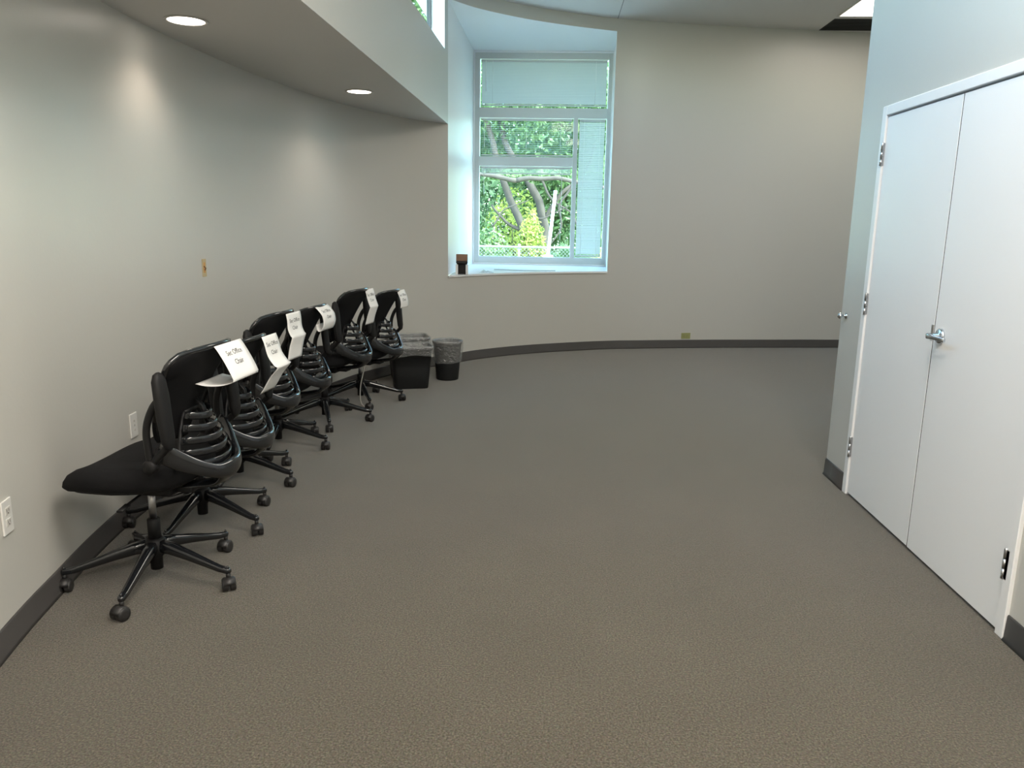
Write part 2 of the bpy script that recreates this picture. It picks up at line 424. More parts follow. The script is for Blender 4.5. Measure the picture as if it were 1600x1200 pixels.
# right hand closet wall
XB, YB = 1.70, 4.61
DY0, DY1, DZ = 2.735, 4.245, 2.03
m = MB()
m.face([(XB, -4.5, 0), (XB, DY0-.05, 0), (XB, DY0-.05, ZC), (XB, -4.5, ZC)])
m.face([(XB, DY0-.05, DZ+.05), (XB, DY1+.05, DZ+.05), (XB, DY1+.05, ZC), (XB, DY0-.05, ZC)])
m.face([(XB, DY1+.05, 0), (XB, YB, 0), (XB, YB, ZC), (XB, DY1+.05, ZC)])
m.face([(XB, YB, 0), (5.5, YB, 0), (5.5, YB, ZC), (XB, YB, ZC)])
tag(m.build('wall_right', WALL), 'pale wall of the closet block on the right', kind='structure')
m = MB(); m.face([(5.5, YB, 0), (5.5, 10, 0), (5.5, 10, ZC), (5.5, YB, ZC)]); tag(m.build('wall_far_right', WALL), kind='structure')
m = MB(); m.face([(-1.2, -4.5, 0), (XB, -4.5, 0), (XB, -4.5, ZC), (-1.2, -4.5, ZC)]); tag(m.build('wall_rear', WALL), kind='structure')
strip_base('baseboard_right', [(XB+3.8, YB), (XB+.001, YB)][::-1] if False else [(XB, YB), (XB, DY1+.052)], label='dark grey base beside the closet corner')
strip_base('baseboard_right_near', [(XB, DY0-.052), (XB, -4.5)], label='dark grey base nearer than the closet doors')
# frame
m = MB(); fx = XB-.014
m.box((fx, DY1, 0), (XB+.05, DY1+.05, DZ+.05), .003, seg=1); m.box((fx, DY0-.05, 0), (XB+.05, DY0, DZ+.05), .003, seg=1)
m.box((fx, DY0, DZ+.002), (XB+.05, DY1, DZ+.05), .003, seg=1)
tag(m.build('trim_4', DOORM), 'white painted frame around the double closet doors', kind='structure')
m = MB(); m.face([(XB+.048, DY0, 0), (XB+.048, DY1, 0), (XB+.048, DY1, DZ+.05), (XB+.048, DY0, DZ+.05)])
tag(m.build('closet_shade_sheet', GAP), kind='structure')  # dark sheet painted as the shade behind the door gaps
YSM = 3.495
def hinge(parent, y, z, s):
    m = MB(); X = XB-.004
    m.box((X-.010, y-.002, z-.057), (X+.001, y+s*.020, z+.057), .001, seg=1)
    m.lathe([(.0065, -.057), (.0065, -.020)], (X-.012, y, z), 10); m.lathe([(.0065, -.017), (.0065, .018)], (X-.012, y, z), 10)
    m.lathe([(.0065, .021), (.0065, .057), (.003, .062)], (X-.012, y, z), 10)
    return m.build('hinge', STEEL, parent)
d1 = tag(empty('door_1'), 'left leaf of the white double closet doors', kind='structure')
m = MB(); m.box((XB-.004, YSM+.0035, .014), (XB+.04, DY1-.004, DZ-.006), .002, seg=1); m.build('door_leaf', DOORM, d1)
for z in (1.84, 1.07, .275): hinge(d1, DY1+.001, z, 1)
m = MB(); m.box((XB-.007, YSM+.004, .985), (XB-.003, YSM+.022, 1.055), .001, seg=1); m.build('strike_plate', STEEL, d1)
m = MB(); m.box((XB-.0025, YSM-.0034, .014), (XB+.03, YSM+.0034, DZ-.007)); m.build('seam_shade_strip', GAP, d1, 'dark strip painted as the shade in the meeting seam')  # dark bar coloured as the shadow line between the leaves
d2 = tag(empty('door_2'), 'right leaf of the white double closet doors with lever handle', kind='structure')
m = MB(); m.box((XB-.004, DY0+.003, .012), (XB+.04, YSM-.0035, DZ-.006), .002, seg=1); m.build('door_leaf', DOORM, d2)
for z in (1.84, 1.07, .275): hinge(d2, DY0-.001, z, -1)
hy, hz = YSM-.065, 1.015
h = bpy.data.objects.new('lever_handle', None); COL.objects.link(h); h.parent = d2
bpy.data.objects.remove(h)
m = MB(); X = XB-.004
m.lathe([(.034, 0), (.034, -.006), (.028, -.013), (.014, -.016), (.011, -.045)], (X, hy, hz), 28, axis='X')
m.sweep([(X-.050, hy+.014, hz), (X-.052, hy, hz), (X-.050, hy-.04, hz-.001), (X-.046, hy-.085, hz-.002), (X-.040, hy-.115, hz-.003)],
        [(.008, .010), (.012, .013), (.007, .010), (.006, .009), (.005, .008)], n=12, pw=4)
m.build('lever_handle', CHROME, d2)
# small wall knob
m = MB(); m.lathe([(.018, 0), (.018, -.004), (.008, -.008), (.007, -.022), (.016, -.030), (.018, -.038), (.012, -.046), (.001, -.048)], (XB, 4.535, .953+.02), 20, axis='X')
tag(m.build('wall_fitting', CHROME), 'small round metal fitting on the narrow wall strip left of the closet doors', 'fitting')

# ------------------------------------------------------------------ ceiling fixtures
def downlight(x, y, z, label, power=7):
    t = tag(empty('recessed_downlight', (x, y, z)), label, 'ceiling light', 'recessed downlights in the soffit')
    m = MB(); m.lathe([(.090, 0), (.102, -.001), (.104, -.005), (.098, -.008), (.088, -.006), (.086, 0)], n=40, cap=False); m.build('trim_ring', LIGHTTRIM, t)
    m = MB(); m.lathe([(.0865, -.001), (.0865, -.004), (.05, -.0055), (.001, -.006)], n=40); m.build('lens', LENS, t)
    d = bpy.data.lights.new('downlight_lamp', 'SPOT'); d.energy = power; d.spot_size = math.radians(132); d.spot_blend = .8
    d.shadow_soft_size = .09; d.color = (1, .84, .70)
    o = bpy.data.objects.new('downlight_lamp', d); COL.objects.link(o); o.location = (x, y, z-.03)
    return t
downlight(-1.80, 3.96, ZS, 'nearer round downlight in the low soffit, large and bright')
downlight(-1.46, 6.03, ZS, 'farther round downlight in the low soffit, near its tapered end')
downlight(-1.52, 1.98, ZS, 'round downlight in the low soffit above the near chair wall')

def troffer(x0, x1, y0, y1, label, power):
    t = tag(empty('ceiling_light_panel', ((x0+x1)/2, (y0+y1)/2, ZC)), label, 'ceiling light', 'rectangular ceiling light panels')
    a, b = (x1-x0)/2, (y1-y0)/2
    m = MB()
    for lo, hi in (((-a, -b, -.012), (a, -b+.02, 0)), ((-a, b-.02, -.012), (a, b, 0)), ((-a, -b+.02, -.012), (-a+.02, b-.02, 0)), ((a-.02, -b+.02, -.012), (a, b-.02, 0))):
        m.box(lo, hi)
    m.build('frame', LIGHTTRIM, t)
    m = MB(); m.box((-a+.021, -b+.021, -.008), (a-.021, b-.021, -.001)); m.build('diffuser', PANEL, t)
    area('panel_lamp', ((x0+x1)/2, (y0+y1)/2, ZC-.016), (0, 0, 0), 2*a-.05, 2*b-.05, power, (1, .92, .82))
    return t
troffer(2.96, 4.16, 7.82, 9.04, 'bright ceiling light panel seen past the closet corner at top right', 6)
troffer(-.1, 1.1, .6, 2.4, 'unseen ceiling light panel added as fill above the near middle of the room', 54)  # out-of-view panel, added for ambient light
troffer(.3, 1.5, -2.8, -1.0, 'unseen ceiling light panel added as fill behind the near end of the room', 75)  # unseen fill panel behind the camera, added for ambient light
troffer(1.5, 2.7, 5.6, 7.0, 'unseen ceiling light panel added to brighten the far middle of the room', 25)  # unseen panel, added to lift the far floor and wall
m = MB()
m.box((2.98, 9.16, ZC-.006), (4.16, 9.66, ZC-.001))
for k in range(14):
    y = 9.19+k*.034
    m.box((2.985, y, ZC-.010), (4.155, y+.004, ZC-.006))
tag(m.build('air_return_grille', GRILLE), 'black rectangular ceiling grille between bright panel and far wall', 'vent')

# ------------------------------------------------------------------ office chair
def make_chair(k, hub, face, baseang, dz, label):
    t = empty('office_chair', (hub[0], hub[1], 0), face); tag(t, label, 'chair', 'office chairs lined up along the curved wall')
    # base: five legs, each with caster
    ba = baseang-face
    for i in range(5):
        a = ba+i*2*PI/5; c, s = math.cos(a), math.sin(a)
        m = MB()
        P = [(r*c, r*s, z) for r, z in ((.022, .150), (.08, .142), (.16, .122), (.24, .100), (.30, .084), (.338, .080), (.347, .079))]
        m.sweep(P, [(.024, .026), (.022, .024), (.019, .019), (.016, .015), (.014, .013), (.013, .012), (.006, .007)], n=14, pw=3.2)
        m.lathe([(.004, .0), (.0055, .004), (.003, .010)], (.335*c, .335*s, .090), 10)
        leg = m.build('leg', BLKGL, t)
        m = MB()
        ra = D(-90)-face+[.25, -.35, .5, -.15, .1][(i+k) % 5]
        cx, cy = .335*c+.010*math.cos(ra), .335*s+.010*math.sin(ra)
        ax = Vector((-math.sin(ra), math.cos(ra), 0))
        M = Matrix.Translation((cx, cy, .0265)) @ ax.to_track_quat('Z', 'Y').to_matrix().to_4x4()
        for sg in (-1, 1):
            m.lathe([(.010, sg*.004), (.0255, sg*.004), (.0265, sg*.007), (.0265, sg*.022), (.0245, sg*.026), (.012, sg*.027), (.001, sg*.027)], n=24, M=M)
        # hood over wheels
        rs = []
        for q in range(9):
            an = PI*.05+PI*.95*q/8
            off = Vector((math.cos(ra), math.sin(ra), 0))*math.cos(an)*.028+Vector((0, 0, math.sin(an)*.0295))
            p = Vector((cx, cy, .0265))+off; p2 = Vector((cx, cy, .0265))+off*.8
            rs.append([p-ax*.022, p+ax*.022, p2+ax*.022, p2-ax*.022])
        m.rings(rs)
        m.lathe([(.009, .052), (.009, .072)], (.335*c, .335*s, 0), 12)
        m.build('caster', CAST, leg)
    m = MB(); m.lathe([(.014, .045), (.024, .048), (.025, .10), (.043, .118), (.045, .165), (.034, .176), (.028, .182), (.001, .182)], n=28)
    m.build('hub', BLKPL, t)
    m = MB(); m.lathe([(.025, .176), (.025, .262+dz*.6), (.0215, .265+dz*.6)], n=24); m.build('column_sleeve', BLKPL, t)
    m = MB(); m.lathe([(.014, .26+dz*.6), (.014, .40+dz)], n=20); m.build('gas_cylinder', STEEL, t, 'bare metal cylinder')
    # mechanism
    m = MB(); m.box((-.13, -.075, .385+dz), (.10, .075, .43+dz), .012); m.box((-.20, -.04, .395+dz), (-.12, .04, .425+dz), .008)
    m.lathe([(.026, .0), (.030, -.006), (.030, -.035), (.024, -.042), (.001, -.042)], (.13, 0, .415+dz), 18)
    m.build('tilt_mechanism', BLKPL, t)
    m = MB(); m.tube([(-.02, .06, .405+dz), (-.02, .16, .395+dz), (-.022, .20, .392+dz)], .0045, 8)
    m.sweep([(-.022, .19, .392+dz), (-.024, .245, .386+dz)], [(.013, .006), (.012, .005)], n=10, pw=3); m.build('height_lever', BLKPL, t)
    # seat: superellipse plan, waterfall front
    m = MB(); N = 44; 
    def seat_ring(sc, z, drop):
        out = []
        for q in range(N):
            an = 2*PI*q/N; c, s = math.cos(an), math.sin(an)
            x = math.copysign(abs(c)**(2/3.2), c)*.245*sc; y = math.copysign(abs(s)**(2/3.2), s)*.245*sc
            fx_ = x/.245
            w = 1-.10*max(0, -fx_)
            xx = x*1.05+.027
            zz = z-drop*max(0, (fx_-.30)/.70)**1.7*.075+.012*max(0, -fx_)+.012*abs(y/.245)**2*(1 if drop > .5 else 0)
            out.append((xx, y*w, zz+dz))
        return out
    ZT = .528
    m.rings([seat_ring(.30, ZT-.004, 1), seat_ring(.60, ZT, 1), seat_ring(.82, ZT+.002, 1), seat_ring(.93, ZT-.005, 1), seat_ring(.985, ZT-.022, 1),
             seat_ring(1.0, ZT-.045, .9), seat_ring(.985, ZT-.066, .62), seat_ring(.95, ZT-.078, .45), seat_ring(.90, ZT-.083, .4)])
    seat = m.build('seat', FABR, t)
    m = MB(); m.rings([seat_ring(.90, ZT-.082, .4), seat_ring(.86, ZT-.094, .35), seat_ring(.55, ZT-.102, .2), seat_ring(.2, ZT-.102, .1)])
    m.build('seat_pan', BLKPL, t)
    # lumbar frame: U-shaped glossy band
    Z = dz
    U = [(-.185, .228, .628), (-.210, .222, .612), (-.245, .198, .582), (-.290, .150, .545), (-.330, .095, .516), (-.346, .045, .507), (-.350, 0, .505)]
    U = U+[(x, -y, z) for x, y, z in U[-2::-1]]
    PR = [(.010, .034), (.011, .038), (.012, .036), (.013, .030), (.015, .028), (.016, .032), (.017, .036)]
    PR = PR+PR[-2::-1]
    Us = smooth_curve(U, 4); Ps = smooth_curve(PR, 4)
    m = MB(); m.sweep([(x, y, z+Z) for x, y, z in Us], [tuple(p) for p in Ps], n=14, pw=2.8)
    m.sweep(smooth_curve([(-.340, 0, .515+Z), (-.336, 0, .478+Z), (-.300, 0, .445+Z), (-.235, 0, .428+Z), (-.15, 0, .415+Z)], 4),
            [(.085-.045*min(1, q/13), .013) for q in range(17)], up=Vector((1, 0, .3)), n=14, pw=2.6)
    m.build('lumbar_frame', BLKGL, t)
    # ribs
    for j in range(5):
        f = j/4
        z0 = .552+.043*j; w = .180-.085*f-.015*f*f; x0 = -.235+.020*f; bow = .088-.034*f
        pts = []
        for q in range(13):
            a = -1+2*q/12
            pts.append((x0-bow*(1-a*a)**.8+.0*a, a*w, z0+.010*(1-abs(a))*0-.010*(1-a*a)+Z))
        m = MB(); m.sweep(pts, [(.0055, .0155)]*13, n=10, pw=3); m.build('lumbar_rib', BLKGL, t)
    m = MB()
    for sg in (-1, 1):
        m.sweep(smooth_curve([(-.222, sg*.172, .535+Z), (-.214, sg*.134, .60+Z), (-.200, sg*.088, .68+Z), (-.192, sg*.045, .730+Z)], 4), (.007, .007), n=8)
    m.sweep([(-.258, 0, .70+Z), (-.248, 0, .745+Z), (-.222, 0, .775+Z)], [(.016, .007), (.013, .006), (.010, .005)], up=Vector((1, 0, 0)), n=8)
    m.sweep([(-.194, -.05, .728+Z), (-.200, 0, .732+Z), (-.194, .05, .728+Z)], (.007, .008), n=8)
    m.build('back_spine', BLKPL, t)
    # back panel
    def bx(z): # side profile (rear face centre)
        return -.165-.165*max(0, (z-.62)/.37)**1.35
    def bw(z):
        u = (z-.62)/.37
        w = .085+.150*min(1, max(0, u)*1.15)**.75
        if z > .955: w -= .05*((z-.955)/.035)**2
        return w
    zs = [.62+.37*i/22 for i in range(23)]
    m = MB(); NW = 14
    front, back = [], []
    for z in zs:
        w = bw(z); rowf, rowb = [], []
        for q in range(NW+1):
            a = -1+2*q/NW
            x = bx(z)+.055*abs(a)**2.2
            zz = z-.014*abs(a)**3*(1 if z > .9 else 0)
            rowb.append(Vector((x, a*w, zz+Z))); rowf.append(Vector((x+.012, a*w*.985, zz+Z)))
        front.append(rowf); back.append(rowb)
    m.rings([b+f[::-1] for b, f in zip(back, front)])
    bk = m.build('backrest', MESHM, t)
    ring = [back[i][0]+Vector((.006, 0, 0)) for i in range(23)]+[back[22][q]+Vector((.006, 0, .002)) for q in range(1, NW)]+[back[i][NW]+Vector((.006, 0, 0)) for i in range(22, -1, -1)]
    m = MB(); m.tube(ring, .0105, 10); m.build('back_frame', BLKGL, bk)
    # flip-up arms
    AX = -.038
    for sg in (-1, 1):
        y = sg*.258; m = MB()
        def A(x, yy, z): return (x+AX, yy, z+Z)
        m.lathe([(.001, -.02), (.022, -.02), (.026, -.012), (.026, .012), (.022, .02), (.001, .02)], A(-.135, y, .575), 22, axis='Y')
        m.sweep([A(-.160, sg*.228, .628), A(-.150, sg*.242, .594), A(-.140, sg*.252, .578)], [(.016, .022), (.016, .022), (.018, .020)], n=10)
        m.sweep(smooth_curve([A(-.135, y, .578), A(-.130, y, .635), A(-.127, y, .690), A(-.135, y, .740), A(-.160, y, .795), A(-.190, y, .830)], 5),
                (.014, .011), up=Vector((0, 1, 0)), n=10)
        m.sweep(smooth_curve([A(-.135, y, .575), A(-.165, y, .610), A(-.205, y, .650)], 4), (.014, .013), up=Vector((0, 1, 0)), n=10)
        arm = m.build('armrest', BLKPL, t)
        m = MB()
        pts = [A(-.214, y, .640), A(-.213, y, .650), A(-.210, y, .68), A(-.202, y, .76), A(-.196, y, .84), A(-.190, y, .895), A(-.188, y, .918), A(-.188, y, .926)]
        m.sweep(pts, [(.012, .004), (.024, .012), (.033, .018), (.036, .020), (.036, .020), (.033, .018), (.022, .013), (.008, .004)], up=Vector((1, 0, 0)), n=16, pw=2.6)
        m.build('arm_pad', BLKPL, arm)
    return t
chairs = [
 (1, (-1.59, 2.905), D(176), D(-84), 0, 'nearest black office chair, whole seat in view, square paper on its back'),
 (2, (-1.669, 3.510), D(176), D(-21), -.065, 'black office chair directly behind the nearest one, long bent paper on its back'),
 (3, (-1.744, 4.150), D(174), D(-14), -.02, 'black office chair third from the near end, paper hanging with folded lower half'),
 (4, (-1.761, 4.843), D(174), D(-9), -.06, 'black office chair with the curled paper loop on its back, mid row'),
 (5, (-1.645, 5.518), D(170), D(-69), -.01, 'tall black office chair fifth in the row, wall showing beside its back, narrow side-on paper'),
 (6, (-1.542, 6.186), D(167), D(-64), -.07, 'black office chair farthest along the row, next to the waste bins'),
]
for a in chairs: make_chair(*a)

# ------------------------------------------------------------------ paper signs taped to the backs
def paper(ci, prof, yc, w, label, twist=0, text=True, dz_=0, shear=0):
    _, hub, face, _, dz, _ = chairs[ci-1]
    M = Matrix.Translation((hub[0], hub[1], dz)) @ Matrix.Rotation(face, 4, 'Z')
    # local: x negative = rearwards; y positive = near side
    P = smooth_curve(prof, 6); L = [0]
    for a, b in zip(P, P[1:]): L.append(L[-1]+math.dist(a, b))
    o_ = M @ Vector((P[0][0], yc, P[0][1]))
    t = empty('paper_sign', o_); tag(t, label, 'paper sign', 'paper signs taped to the chair backs')
    def pt(s, y, off=0):
        s = max(0, min(L[-1]-1e-6, s)); i = max(j for j in range(len(L)) if L[j] <= s); i = min(i, len(P)-2)
        f = (s-L[i])/(L[i+1]-L[i]); x = P[i][0]+f*(P[i+1][0]-P[i][0]); z = P[i][1]+f*(P[i+1][1]-P[i][1])
        tx, tz = P[i+1][0]-P[i][0], P[i+1][1]-P[i][1]; n = math.hypot(tx, tz)
        nx, nz = tz/n, -tx/n      # outward (rear) normal when descending: tz<0 -> nx<0
        yy = yc+y+shear*s+twist*s*y
        return (M @ Vector((x+nx*off, yy, z+nz*off)))-o_
    m = MB(); rows = 24
    r = [[pt(L[-1]*i/rows, w*(q/6-.5)) for q in range(7)] for i in range(rows+1)]
    r2 = [[pt(L[-1]*i/rows, w*(q/6-.5), -.0006) for q in range(7)] for i in range(rows+1)]
    m.rings([a+b[::-1] for a, b in zip(r, r2)])
    m.build('sheet', PAPER, t)
    if text:
        m2 = MB()
        for txt, s0, size in (('Sec Office', .052, .030), ('Chair', .092, .030)):
            cu = bpy.data.curves.new('t', 'FONT'); cu.body = txt; cu.size = size; cu.align_x = 'CENTER'; cu.resolution_u = 2
            to = bpy.data.objects.new('t', cu); COL.objects.link(to)
            bpy.context.view_layer.update()
            me = bpy.data.meshes.new_from_object(to.evaluated_get(bpy.context.evaluated_depsgraph_get()))
            bpy.data.objects.remove(to)
            vv = [m2.bm.verts.new(pt(s0-v.co.y+.0, -v.co.x*-1*(-1), .0008)) for v in me.vertices]
            for p in me.polygons:
                try: m2.bm.faces.new([vv[i] for i in p.vertices])
                except Exception: pass
        m2.build('printed_text', INK, t)
    return t
# profiles (x, z) in chair space; back top is at about x=-.31, z=.99
paper(1, [(-.340, .992), (-.356, .970), (-.385, .920), (-.410, .866), (-.405, .856), (-.36, .842), (-.30, .838), (-.255, .845)], -.045, .215, 'large square paper sign on the nearest chair, reading Sec Office Chair')
paper(2, [(-.340, .992), (-.352, .96), (-.368, .90), (-.400, .855), (-.41, .848), (-.37, .80), (-.34, .75), (-.32, .72)], -.09, .16, 'paper sign on the second chair, tall and bent back towards the seat')
paper(3, [(-.340, .985), (-.346, .95), (-.349, .90), (-.365, .862), (-.370, .856), (-.355, .81), (-.345, .76), (-.34, .73)], -.05, .18, 'paper sign on the third chair, hanging nearly straight with a grey lower half')
paper(4, [(-0.328, 0.992), (-0.346, 0.975), (-0.373, 0.94), (-0.38, 0.89), (-0.36, 0.845), (-0.338, 0.848), (-0.331, 0.885)], 0.0, .20, 'paper sign curled into a loop on the fourth chair')
paper(5, [(-0.312, 0.985), (-0.32, 0.965), (-0.332, 0.915), (-0.35, 0.862), (-0.35, 0.855), (-0.33, 0.8), (-0.315, 0.745), (-0.31, 0.73)], -0.13, .15, 'thin side-on paper sign on the tall fifth chair', text=True)
paper(6, [(-0.312, 0.985), (-0.32, 0.965), (-0.338, 0.925), (-0.345, 0.885), (-0.342, 0.845)], -0.13, .15, 'small paper sign on the last chair of the row, beside the bins')

# cable under the last chair
m = MB(); m.tube(smooth_curve([(-1.43, 6.02, .42), (-1.46, 5.98, .30), (-1.49, 5.97, .15), (-1.485, 5.96, .045), (-1.45, 5.94, .012), (-1.40, 5.92, .006)], 6), .0045, 8)
tag(m.build('hanging_cable', GREYC), 'thin grey cable hanging from under the last chair to the carpet', 'cable')

# ------------------------------------------------------------------ waste bins
def rrect(a, b, ch, z, n=5, jit=0):
    out = []
    for cx, cy, s in ((a-ch, b-ch, 0), (-a+ch, b-ch, 1), (-a+ch, -b+ch, 2), (a-ch, -b+ch, 3)):
        for k in range(n):
            an = PI/2*(s+k/(n-1)); out.append(Vector((cx+ch*math.cos(an), cy+ch*math.sin(an), z)))
    # subdivide the straight sides
    res = []
    for i, p in enumerate(out):
        q = out[(i+1) % len(out)]; res.append(p)
        if (q-p).length > .08:
            for k in range(1, 6): res.append(p.lerp(q, k/6))
    return res
def crumple(p, amp, seed):
    v = noise.noise_vector(Vector((p.x*16+seed, p.y*16, p.z*11))); return p+Vector((v.x, v.y, v.z*.5))*amp
def bin_(kind, loc, rz, H, label, hang, seed):
    t = tag(empty('waste_bin', (*loc, 0), rz), label, 'waste bin', 'black waste bins with clear liners')
    m = MB()
    def R_(s, z, g=0):
        if kind == 'rect': return rrect(.150+.035*s+g, .105+.030*s+g, .035, z)
        return [Vector(((.105+.03*s+g)*math.cos(2*PI*k/32), (.105+.03*s+g)*math.sin(2*PI*k/32), z)) for k in range(32)]
    m.rings([R_(-.1, .0), R_(0, .008), R_(.5, H*.5), R_(.95, H*.94), R_(.95, H*.94, .006), R_(1, H, .007), R_(1, H, -.003), R_(.5, H*.5, -.004), R_(0, .014, -.004)])
    m.build('bin_body', BINM, t)
    m = MB(); rs = []
    steps = [(-hang, .012), (-hang*.7, .015), (-hang*.35, .014), (-.02, .016), (.002, .014), (.010, .006), (.004, -.006), (-.03, -.014), (-.10, -.018), (-.2, -.02)]
    for dzz, g in steps:
        s = (H+dzz)/H; ring = R_(s, H+dzz, g)
        amp = .010 if dzz < -.03 else .0045
        outr = []
        for p in ring:
            q = crumple(p, amp*1.2, seed)
            if g > 0:   # keep the outside film outside the wall
                rad = Vector((p.x, p.y, 0)).normalized(); dlt = (q-p).dot(rad)
                if dlt < -.002: q -= rad*dlt
            outr.append(q)
        rs.append(outr)
    rs[0] = [p+Vector((0, 0, .018*noise.noise(p*9+Vector((seed, 0, 0))))) for p in rs[0]]
    m.rings(rs, cap=False); m.build('bin_liner', LINER, t, 'clear plastic liner folded over the rim')
    return t
bin_('rect', (-1.235, 6.79), D(16), .375, 'black rectangular waste bin in front, clear liner just over its rim', .075, 3)
bin_('round', (-.955, 7.19), 0, .365, 'round black waste bin at right, liner hanging two thirds down', .20, 11)
bin_('rect', (-1.325, 7.17), D(20), .40, 'black waste bin at the back against the curved wall, mostly hidden', .09, 23)

# ------------------------------------------------------------------ wall plates
def on_wall(y):   # curve point & inward normal at given y on the left part
    best = min(range(8, i1), key=lambda i: abs(CUR[i][1]-y)); a, b = CUR[best-1], CUR[best+1]
    t_ = Vector((b[0]-a[0], b[1]-a[1], 0)).normalized(); f = (y-CUR[best][1])/max(1e-6, t_.y)
    return Vector((CUR[best][0]+t_.x*f, CUR[best][1]+t_.y*f, 0)), math.atan2(-t_.x, t_.y)
def plate_obj(name, loc, rz, label, cat, kind):
    t = tag(empty(name, loc, rz), label, cat)   # local +x = out of wall, y along wall
    pm = PLATEY if kind == 'yellow' else PLATE
    if kind == 'bracket':
        m = MB()
        for lo, hi in (((0, -.024, -.052), (.004, .024, -.030)), ((0, -.024, .032), (.004, .024, .052)), ((0, -.024, -.03), (.004, -.012, .032)), ((0, .012, -.03), (.004, .024, .032))):
            m.box(lo, hi, .001, seg=1)
        m.build('bracket', PLATE if False else mat('bracket_tan', (.52, .42, .24), .5), t)
        m = MB(); m.box((-.002, -.018, -.036), (.002, .018, .036)); m.build('box_inside', ORANGE, t, 'orange interior of the open box')
        m = MB(); m.tube([(.002, -.004, .01), (.012, .0, -.002), (.004, .004, -.014)], .003, 6); m.build('wire', mat('wire_dark', (.12, .05, .02), .5), t)
        return t
    if kind == 'yellow': m = MB(); m.box((0, -.058, -.036), (.006, .058, .036), .002); m.build('cover_plate', pm, t)
    else: m = MB(); m.box((0, -.036, -.060), (.007, .036, .060), .0025); m.build('cover_plate', pm, t)
    if kind in ('duplex', 'yellow'):
        for s in (-1, 1):
            m = MB()
            if kind == 'duplex': m.box((.006, -.017, s*.020-.014), (.009, .017, s*.020+.014), .002, seg=1)
            else: m.box((.005, s*.020-.014, -.017), (.008, s*.020+.014, .017), .002, seg=1)
            soc = m.build('socket', pm if kind == 'yellow' else mat('socket_face', (.62, .6, .56), .4), t)
            m = MB()
            if kind == 'duplex':
                m.box((.0088, -.008, s*.020-.002), (.0095, -.006, s*.020+.007)); m.box((.0088, .006, s*.020-.002), (.0095, .008, s*.020+.007)); m.lathe([(.003, .0088), (.003, .0095)], (0, 0, s*.020-.007), 10, axis='X')
            else:
                m.box((.0078, s*.020-.002, -.008), (.0085, s*.020+.007, -.006)); m.box((.0078, s*.020-.002, .006), (.0085, s*.020+.007, .008))
            m.build('slots', SLOT, soc)
    if kind == 'data':
        for z in (-.022, 0, .022):
            m = MB(); m.box((.0065, -.006, z-.005), (.009, .006, z+.005), .001, seg=1); m.build('data_port', mat('port_grey', (.45, .43, .4), .4), t)
    return t
p, a = on_wall(2.42); plate_obj('wall_outlet', (p.x+.0005, p.y, .452), a, 'white duplex outlet on the curved wall at the left picture edge', 'outlet', 'duplex')
p, a = on_wall(3.60); plate_obj('data_plate', (p.x+.0005, p.y, .458), a, 'white plate with three small ports behind the nearest chair', 'wall plate', 'data')
p, a = on_wall(4.55); plate_obj('open_wall_box', (p.x+.0005, p.y, 1.171), a, 'uncovered orange electrical box high on the curved wall above the chairs', 'wall box', 'bracket')
ax_ = math.atan2(-(9.50-9.32), -(-.8))
plate_obj('floor_level_outlet', (1.655, 9.455-.004, .148), math.atan2(-.976, .218), 'yellowish green outlet lying sideways just above the far baseboard', 'outlet', 'yellow')

# ------------------------------------------------------------------ things on the sill
t = tag(empty('open_box', (-.935, 8.19, ZI+.0005), D(6)), 'small open box with brown lid and white side flaps on the sill corner', 'box')
m = MB(); m.box((-.055, -.05, 0), (.055, .06, .012), .002, seg=1); m.box((-.055, .045, .012), (.055, .06, .12), .002, seg=1); m.box((-.06, -.04, .115), (.06, .06, .135), .002, seg=1)
m.build('box_body', DARKBOX, t)
m = MB(); m.box((-.066, -.06, .0), (-.040, .05, .100), .003, seg=1); m.box((.040, -.06, .0), (.066, .05, .100), .003, seg=1); m.build('side_flap', PAPER, t, 'white side flaps')
m = MB(); m.box((-.06, -.012, 0), (.06, .004, .075), .003, seg=1, M=Matrix.Translation((0, -.02, .135)) @ Matrix.Rotation(D(-22), 4, 'X')); m.build('lid', BROWN, t, 'brown cardboard lid')
m = MB(); 
N_ = 10
vg = [[m.bm.verts.new((-.78+.16*i/N_, 8.42+.12*j/N_, ZI+.004+.045*max(0, noise.noise(Vector((i*.45, j*.5, 3)))+.25)*math.sin(PI*i/N_)*math.sin(PI*j/N_))) for j in range(N_+1)] for i in range(N_+1)]
for i in range(N_):
    for j in range(N_): m.bm.faces.new((vg[i][j], vg[i+1][j], vg[i+1][j+1], vg[i][j+1])).smooth = True
tag(m.build('plastic_wrap', LINER), 'crumpled clear plastic wrap on the sill right of the small box', 'plastic wrap')
m = MB(); m.tube([(-.66, 9.05, ZI+.005), (-.30, 8.95, ZI+.005), (.05, 9.03, ZI+.005)], .004, 8)
tag(m.build('blind_wand', mat('wand_grey', (.35, .42, .43), .3)), 'thin loose grey blind wand lying on the white sill', 'blind wand')

